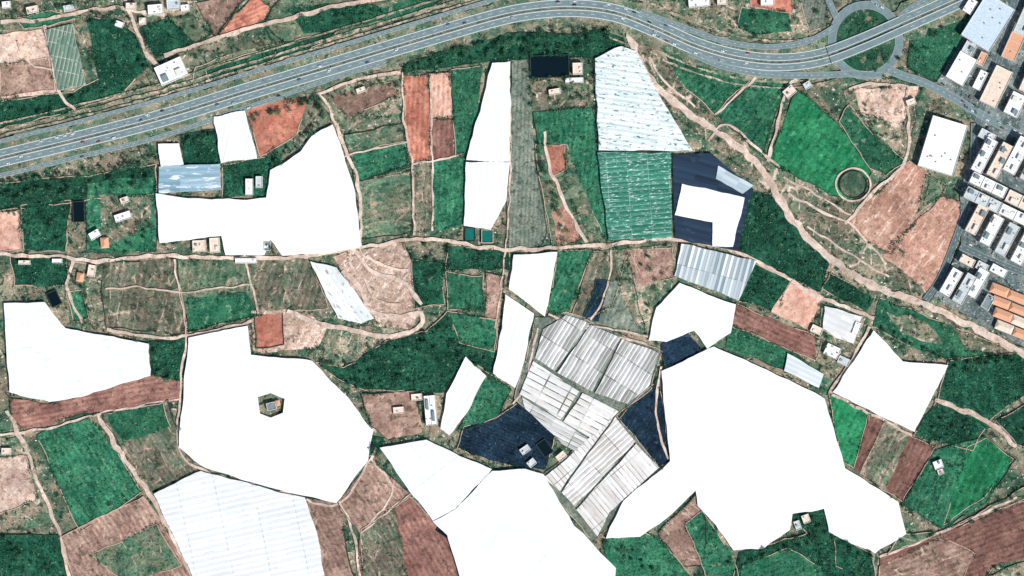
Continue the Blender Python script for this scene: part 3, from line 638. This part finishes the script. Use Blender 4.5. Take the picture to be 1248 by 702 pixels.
for b in [(209,87,35,24,24,5,'roof_white'),(150,264,20,9,18,4,'roof_white'),(128,296,9,12,5,5,'roof_terra'),(116,286,13,9,30,5,'roof_white'),(112,330,14,9,80,4,'roof_tan'),(98,338,10,8,80,4,'roof_terra'),
 (243,300,16,14,3,4,'roof_tan'),(262,299,12,18,3,5,'roof_tan'),(304,228,9,20,0,4,'roof_white'),(316,222,8,14,0,4,'roof_grey'),(300,318,26,6,0,4,'roof_white'),(326,300,8,11,0,4,'roof_dgrey'),
 (704,84,12,14,2,6,'roof_tan'),(700,98,22,6,2,4,'roof_white'),(676,112,14,7,10,4,'roof_tan'),(962,112,14,11,40,5,'roof_tan'),(984,104,9,8,30,4,'roof_grey'),
 (331,495,11,9,15,5,'roof_dgrey'),(339,491,4,6,15,4,'roof_terra'),(525,500,14,36,5,5,'roof_white'),(508,484,13,8,5,4,'roof_tan'),(486,500,13,8,5,4,'roof_tan'),
 (640,548,12,8,35,4,'roof_grey'),(684,556,12,8,40,4,'roof_tan'),(648,564,10,8,40,4,'roof_grey'),(1143,566,11,10,20,5,'roof_white'),(1146,575,7,6,20,4,'roof_tan'),(982,632,9,10,20,5,'roof_tan'),(972,640,7,11,20,4,'roof_grey'),
 (1014,428,18,14,-25,5,'roof_white'),(1028,440,14,9,-25,4,'roof_grey'),(995,402,14,9,-25,4,'roof_tan'),(1044,400,8,15,-20,5,'roof_white'),(852,3,26,11,5,5,'roof_white'),
 (190,12,18,12,5,6,'roof_white'),(212,6,16,12,5,6,'roof_grey'),(174,26,8,8,0,4,'roof_tan'),(160,8,12,8,0,5,'roof_tan'),(40,12,14,8,12,5,'roof_tan'),(146,30,7,10,70,4,'roof_white'),(84,10,12,7,10,4,'roof_grey'),(226,10,10,8,5,4,'roof_white'),(8,6,10,8,5,4,'roof_white'),
 (30,320,14,5,0,4,'roof_tan'),(70,318,12,5,0,4,'roof_white'),(152,244,10,7,20,4,'roof_tan'),(8,550,11,8,0,4,'roof_tan'),(440,110,11,6,20,4,'roof_tan'),(1110,125,11,8,20,5,'roof_tan'),(935,3,16,8,0,5,'roof_white'),(880,2,12,8,0,5,'roof_tan')]:
    building(*b,pitched=(b[6]=='roof_terra'),name='farmhouse')

# ---------------------------------------------------------------- vegetation
def leaves(name,C,size,K,mat,parent=None,flatn=0.55):
    N=len(C)
    if N==0: return
    th=rng.uniform(0,2*np.pi,(N,K)); r=np.sqrt(rng.uniform(0.02,1,(N,K))); zz=rng.uniform(-.2,1,(N,K))*np.sqrt(1-r*r*.85)
    sx=size[:,None]
    P=np.stack([C[:,0:1]+r*np.cos(th)*sx*rng.uniform(.8,1.2,(N,1)),C[:,1:2]+r*np.sin(th)*sx*rng.uniform(.8,1.2,(N,1)),C[:,2:3]+zz*sx*.9],-1)
    ls=(sx*rng.uniform(.24,.5,(N,K)))[...,None]
    nrm=np.stack([np.cos(th)*r*1.0,np.sin(th)*r*1.0,np.full((N,K),flatn)],-1)+rng.normal(0,.45,(N,K,3)); nrm/=np.linalg.norm(nrm,axis=-1,keepdims=True)
    u=np.cross(nrm,rng.normal(0,1,(N,K,3))); u/=np.linalg.norm(u,axis=-1,keepdims=True); v=np.cross(nrm,u)
    V=np.stack([P-u*ls,P-v*ls*.6,P+u*ls,P+v*ls*.6],2).reshape(-1,3)
    V[:,2]=np.maximum(V[:,2],0.05)
    me=mesh_np(name,V,np.arange(len(V)).reshape(-1,4)); return mkobj(name,me,[mat],parent)
def okmask(X,Y,idn,rad=1):
    m=own_at(X,Y)==idn
    for dx,dy in ((rad,0),(-rad,0),(0,rad),(0,-rad)): m&=own_at(X+dx,Y+dy)==idn
    return m
tot=0
for (f,k,P,z,o,a) in fields:
    K=KIND[k]
    if not K['leaf']: continue
    A=np.array(P); sp=K['sp']; c,s=math.cos(a),math.sin(a)
    ctr=A.mean(0); R=max(np.ptp(A[:,0]),np.ptp(A[:,1]))*.75
    g=np.arange(-R,R,sp); GX,GY=np.meshgrid(g,g*1.0); GX=GX.ravel()+rng.uniform(-.4,.4,GX.size)*sp; GY=GY.ravel()+rng.uniform(-.2,.2,GY.size)*sp
    X=ctr[0]+GX*c-GY*s; Y=ctr[1]+GX*s+GY*c
    m=okmask(X,Y,f,1.5)
    nz=np.array([mnoise.noise(Vector((x*.035,y*.035,f)))+.5*mnoise.noise(Vector((x*.11,y*.11,f+3))) for x,y in zip(X,Y)])
    m&=nz>(-.28 if k in('dg','g') else (-.1 if k!='sc' else 0.0))
    X,Y=X[m],Y[m]
    if len(X)==0: continue
    sz=K['sz']*rng.uniform(.5,1.4,len(X)); tot+=len(X)
    leaves('crop_plants',np.stack([X,Y,np.full(len(X),z+.2)],-1),sz,7,M[K['leaf']],o)
hx=[];hy=[]
for (f,k,P,z,o,a) in fields:
    n=len(P)
    for j in range(n):
        p,q=P[j],P[(j+1)%n]; L=math.hypot(q[0]-p[0],q[1]-p[1])
        for t in np.arange(0,L,2.2):
            x=p[0]+(q[0]-p[0])*t/max(L,.01); y=p[1]+(q[1]-p[1])*t/max(L,.01)
            if mnoise.noise(Vector((x*.03,y*.03,21)))>0.08: hx.append(x+random.uniform(-1.2,1.2)); hy.append(y+random.uniform(-1.2,1.2))
hx=np.array(hx);hy=np.array(hy); m=own_at(hx,hy)>=0; hx,hy=hx[m],hy[m]
leaves('hedgerow',np.stack([hx,hy,np.full(len(hx),1.6)],-1),rng.uniform(.8,2.4,len(hx)),9,M['leaf_dark'])
X=rng.uniform(-690,690,60000);Y=rng.uniform(-420,420,60000); m=okmask(X,Y,0,2)
for (f,k,*_) in fields:
    if k=='sc': m|=okmask(X,Y,f,2)
X,Y=X[m],Y[m]
nz=np.array([mnoise.noise(Vector((x*.03,y*.03,2)))+.7*mnoise.noise(Vector((x*.1,y*.1,5))) for x,y in zip(X,Y)])
# loose stones and plastic scraps on the open ground
dm=(nz<.0)&(rng.uniform(0,1,len(X))<.16); dx,dy=X[dm],Y[dm]; bm=bmesh.new()
for x,y in zip(dx,dy): box(bm,x,y,.1,random.uniform(.6,2.0),random.uniform(.5,1.3),random.uniform(.2,.8)+.35,random.uniform(0,3),random.choice((0,0,1)))
fin(bm,'rubble_and_scraps',[M['wall_tan'],M['roof_white']])
m=nz>.05; X,Y=X[m],Y[m]
h=len(X)//2
leaves('scrub_bushes',np.stack([X[:h],Y[:h],np.full(h,.8)],-1),rng.uniform(.6,2.6,h),9,M['leaf_dark'])
leaves('scrub_bushes',np.stack([X[h:],Y[h:],np.full(len(X)-h,.8)],-1),rng.uniform(.5,2.0,len(X)-h),8,M['leaf_mid'])
vx=[];vy=[]
for p,q in zip(hw[:-1],hw[1:]):
    d=(q-p).normalized(); nn=Vector((-d.y,d.x))
    for t in range(10):
        o_=random.choice((1,-1))*random.uniform(13.5,24); e=p.lerp(q,random.random())+nn*o_
        if mnoise.noise(Vector((e.x*.04,e.y*.04,4)))>-.05: vx.append(e.x); vy.append(e.y)
vx=np.array(vx);vy=np.array(vy)
def near_road(X,Y):
    m=np.zeros(len(X),bool)
    for o in bpy.data.objects:
        if o.name.split('.')[0] in('slip_road','service_road','access_road','roundabout_road'):
            co=np.array([v.co[:2] for v in o.data.vertices]); 
            for i in range(0,len(X),500):
                d=np.min(np.hypot(X[i:i+500,None]-co[None,:,0],Y[i:i+500,None]-co[None,:,1]),1); m[i:i+500]|=d<4.6
    return m
m=~near_road(vx,vy); vx,vy=vx[m],vy[m]
leaves('verge_shrubs',np.stack([vx,vy,np.full(len(vx),ZR)],-1),rng.uniform(.6,2.0,len(vx)),8,M['leaf_dark'])
mx=[];my=[]
for p in smooth(hw,2.5):
    if random.random()<.5: mx.append(p.x+random.uniform(-.5,.5)); my.append(p.y+random.uniform(-.5,.5))
leaves('median_hedge',np.stack([np.array(mx),np.array(my),np.full(len(mx),ZR+.4)],-1),rng.uniform(.6,1.4,len(mx)),7,M['leaf_dark'])
t_=rng.uniform(0,2*np.pi,160); rr=rng.uniform(8,34,160); ix,iy=W((1055,49)); IX=ix+rr*np.cos(t_);IY=iy+rr*np.sin(t_)
hc=np.array([(p.x,p.y) for p in smooth(hw,3)]); dm=np.min(np.hypot(IX[:,None]-hc[None,:,0],IY[:,None]-hc[None,:,1]),1)
mm=dm>13.5; leaves('roundabout_shrubs',np.stack([IX[mm],IY[mm],np.full(mm.sum(),ZR+.4)],-1),rng.uniform(1.,2.6,mm.sum()),9,M['leaf_dark'])

def tree_mesh(i):
    rnd=random.Random(i); bm=bmesh.new(); H=rnd.uniform(4.5,7); R=rnd.uniform(2.4,4.0)
    def limb(p,q,r0,r1):
        d=(q-p).normalized(); a=d.orthogonal().normalized(); b=d.cross(a); k=6
        v0=[bm.verts.new(p+(a*math.cos(t*math.tau/k)+b*math.sin(t*math.tau/k))*r0) for t in range(k)]
        v1=[bm.verts.new(q+(a*math.cos(t*math.tau/k)+b*math.sin(t*math.tau/k))*r1) for t in range(k)]
        for t in range(k): bm.faces.new((v0[t],v0[(t+1)%k],v1[(t+1)%k],v1[t]))
    top=Vector((rnd.uniform(-.3,.3),rnd.uniform(-.3,.3),H*.55)); limb(Vector((0,0,-.2)),top,.32,.18)
    cl=[]
    for k in range(7):
        t=k/7*math.tau+rnd.uniform(-.3,.3); rr=R*rnd.uniform(.35,.8); q=Vector((math.cos(t)*rr,math.sin(t)*rr,H*rnd.uniform(.6,.95))); limb(top,q,.13,.05); cl.append((q,R*rnd.uniform(.32,.55)))
    cl.append((Vector((0,0,H)),R*.5))
    for q,r in cl:
        for k in range(26):
            d=Vector((rnd.gauss(0,1),rnd.gauss(0,1),rnd.gauss(0,.8))).normalized()*r*rnd.uniform(.4,1.05)
            n=(d.normalized()+Vector((rnd.gauss(0,.5),rnd.gauss(0,.5),rnd.gauss(0,.5)+.4))).normalized(); u=n.orthogonal().normalized(); v=n.cross(u); s=rnd.uniform(.25,.6)
            c=q+d; f=bm.faces.new([bm.verts.new(c+w) for w in (-u*s,-v*s*.6,u*s,v*s*.6)]); f.material_index=1
    me=bpy.data.meshes.new('tree'); bm.to_mesh(me); bm.free(); me.materials.append(M['bark']); me.materials.append(M['leaf_dark'] if i%3 else M['leaf_mid']); return me
TM=[tree_mesh(i) for i in range(7)]
def tree(x,y,s=1.0,z=0):
    o=bpy.data.objects.new('broadleaf_tree',random.choice(TM)); COL.objects.link(o); o.location=(x,y,z); o.rotation_euler[2]=random.uniform(0,6.28); s*=random.uniform(.7,1.25); o.scale=(s,s,s*random.uniform(.85,1.15))
def treeline(pts,sp,s=1.0,wid=3):
    for p in smooth([Vector(W(q)) for q in pts],sp):
        if random.random()<.85:
            x,y=p.x+random.uniform(-wid,wid),p.y+random.uniform(-wid,wid)
            if own_at(np.array([x]),np.array([y]))[0]>=0: tree(x,y,s)
for pts,sp,s,w in [([(-20,228),(60,216),(130,206),(190,192),(235,172),(300,146),(370,124),(385,120)],5,1,4),([(480,84),(560,68),(620,58),(700,60),(750,40)],4.5,1.1,8),([(490,74),(620,48),(740,36)],5,1.1,5),
  ([(330,206),(345,190),(372,168),(392,144),(384,120)],3.6,1.1,3),([(385,440),(430,460),(470,430),(520,410),(560,420),(600,440)],4,1,14),([(440,470),(500,465),(540,470)],6,1,6),([(186,420),(190,455),(225,460)],5,1,6),
  ([(0,240),(90,232)],5,1,5),([(110,225),(185,222)],5,1,6),([(110,300),(180,290)],6,1,8),([(140,245),(180,282)],7,.9,9),([(448,540),(460,552)],4,1.2,4),([(640,120),(720,118)],6,.9,10),([(655,178),(675,240),(690,296)],6,1,5),
  ([(722,76),(728,130),(730,184)],5,.9,2),([(105,22),(150,30),(172,60),(176,85)],6,1,6),([(20,140),(90,124),(150,106)],6,1,7),([(360,18),(470,14)],6,1,6),([(640,92),(700,98)],5,1,4),([(620,36),(720,28),(760,36)],4.5,1,5),
  ([(980,628),(1010,650),(1060,676)],5,1,5),([(890,690),(960,664),(1000,660)],6,1,7),([(740,660),(790,690)],5,1,6),([(1070,400),(1150,437),(1240,432)],7,1,5),([(1160,450),(1230,440)],7,1,6),([(1070,90),(1130,50),(1170,15)],7,1,8),
  ([(325,292),(332,306)],3,1,2),([(500,318),(540,322)],5,1,5),([(545,310),(615,312)],6,.9,8),([(745,305),(800,330),(790,390)],7,.9,8),([(0,660),(70,690)],7,1,9),([(1100,660),(1200,630),(1240,600)],8,.9,6),([(1042,120),(1100,180)],8,.9,8),([(1000,372),(1010,440)],5,.9,4),
  ([(910,240),(960,280),(1000,340)],7,.9,16),([(1120,500),(1190,530)],7,.8,12),([(20,270),(80,290)],7,.8,18),([(395,120),(480,100)],6,.9,5),([(0,20),(120,12)],6,.9,10),([(150,20),(240,30)],6,.9,12),([(780,20),(880,40),(990,10)],8,.9,14),([(86,330),(110,390)],5,.9,10)]:
    treeline(pts,sp,s,w)
for k in range(420):
    x,y=random.uniform(-620,620),random.uniform(-350,350); oo=own_at(np.array([x]),np.array([y]))[0]
    if oo==0 or (oo>0 and fields[oo-1][1] in('sc',)) : tree(x,y,.8)
for k in range(90):
    x,y=W((random.uniform(1145,1245),random.uniform(0,430)))
    if own_at(np.array([x]),np.array([y]))[0]==-3: tree(x,y,.6,1.7)

# ---------------------------------------------------------------- cars and lamps
def car_mesh(c):
    bm=bmesh.new(); prof=[(-2.2,.35),(2.2,.35),(2.25,.75),(1.25,.95),(.55,1.42),(-1.2,1.45),(-1.9,1.0),(-2.25,.9)]
    A=[bm.verts.new((x,-.88 if z<1.2 else -.7,z)) for x,z in prof]; B=[bm.verts.new((x,.88 if z<1.2 else .7,z)) for x,z in prof]
    bm.faces.new(A[::-1]); bm.faces.new(B); n=len(prof)
    for i in range(n):
        f=bm.faces.new((A[i],A[(i+1)%n],B[(i+1)%n],B[i])); f.material_index=1 if i in(3,5) else 0
    for wx in (-1.35,1.4):
        for wy in (-.9,.9):
            r=bmesh.ops.create_cone(bm,cap_ends=True,segments=12,radius1=.33,radius2=.33,depth=.22)
            for v in r['verts']: v.co=Vector((v.co.x+wx,v.co.z+wy,v.co.y+.33))
            for f in {f for v in r['verts'] for f in v.link_faces}: f.material_index=2
    me=bpy.data.meshes.new('car'); bm.to_mesh(me); bm.free()
    for m in (flat('car_paint',c,.3,.03,.5),M['glass'],M['rubber']): me.materials.append(m)
    return me
CM=[car_mesh(c) for c in ((250,250,250),(240,244,246),(180,190,196),(50,60,70),(150,70,62),(80,104,140),(236,236,230))]
def car(x,y,z,a):
    o=bpy.data.objects.new('car',random.choice(CM)); COL.objects.link(o); o.location=(x,y,z); o.rotation_euler[2]=a
def cars(path,offs,z,n,rev=False):
    for k in range(n):
        i=random.randrange(1,len(path)-1); d=(path[i+1]-path[i]).normalized(); nn=Vector((-d.y,d.x)); p=path[i]+nn*random.choice(offs)
        car(p.x,p.y,z,math.atan2(d.y,d.x)+(math.pi if rev else 0))
hw1=[p for p in hw if p.x<W((990,0))[0]]
cars(hw1,(4.1,8.3),ZR+.01,22,True); cars(hw1,(-4.1,-8.3),ZR+.01,22); cars(sr,(1.2,-1.2),ZR+.03,4); cars(er2,(2,-2),ZR+.11,8); cars(ring,(2,-2),ZR+.09,3)
for k in range(110):
    x,y=W((random.uniform(1150,1245),random.uniform(0,425)))
    if okmask(np.array([x]),np.array([y]),-3,3)[0]: car(x,y,1.71,math.radians(random.choice((62,62,-28))))
bm=bmesh.new(); box(bm,0,0,0,.2,.2,10,0); box(bm,0,0,10,.12,4,.12,0); box(bm,0,0,9.85,.3,.8,.12,0,0,0,1.9); box(bm,0,0,9.85,.3,.8,.12,0,0,0,-1.9)
LM=bpy.data.meshes.new('street_lamp'); bm.to_mesh(LM); bm.free(); LM.materials.append(M['metal'])
for i in range(2,len(hw)-2,4):
    d=(hw[i+1]-hw[i]).normalized(); o=bpy.data.objects.new('street_lamp',LM); COL.objects.link(o); o.location=(hw[i].x,hw[i].y,ZR-.1); o.rotation_euler[2]=math.atan2(d.y,d.x)

# ---------------------------------------------------------------- light, sky, camera
wd=bpy.data.worlds.new("World"); S.world=wd; wd.use_nodes=True; nt=wd.node_tree
sky=nt.nodes.new('ShaderNodeTexSky'); sky.sky_type='NISHITA'; sky.sun_disc=False
EL,AZ=math.radians(44),math.radians(135)
sky.sun_elevation=EL; sky.sun_rotation=AZ
nt.links.new(sky.outputs[0],nt.nodes['Background'].inputs[0]); nt.nodes['Background'].inputs[1].default_value=0.10
sd=bpy.data.lights.new('sun','SUN'); sd.energy=4.9; sd.angle=math.radians(.5); sd.color=(1,.965,.92)
so=bpy.data.objects.new('sun',sd); COL.objects.link(so)
dirv=Vector((math.sin(AZ)*math.cos(EL),math.cos(AZ)*math.cos(EL),math.sin(EL)))
so.rotation_euler=dirv.to_track_quat('Z','Y').to_euler(); so.location=dirv*500
cd=bpy.data.cameras.new('camera'); co=bpy.data.objects.new('camera',cd); COL.objects.link(co)
H=3200; co.location=(0,0,H); co.rotation_euler=(0,0,0); cd.sensor_width=36; cd.lens=36*(H-2)/1248.0; cd.clip_start=10; cd.clip_end=30000
S.camera=co
S.view_settings.view_transform='Standard'; S.view_settings.look='None'; S.view_settings.exposure=0
print('tufts',tot,'objs',len(bpy.data.objects))
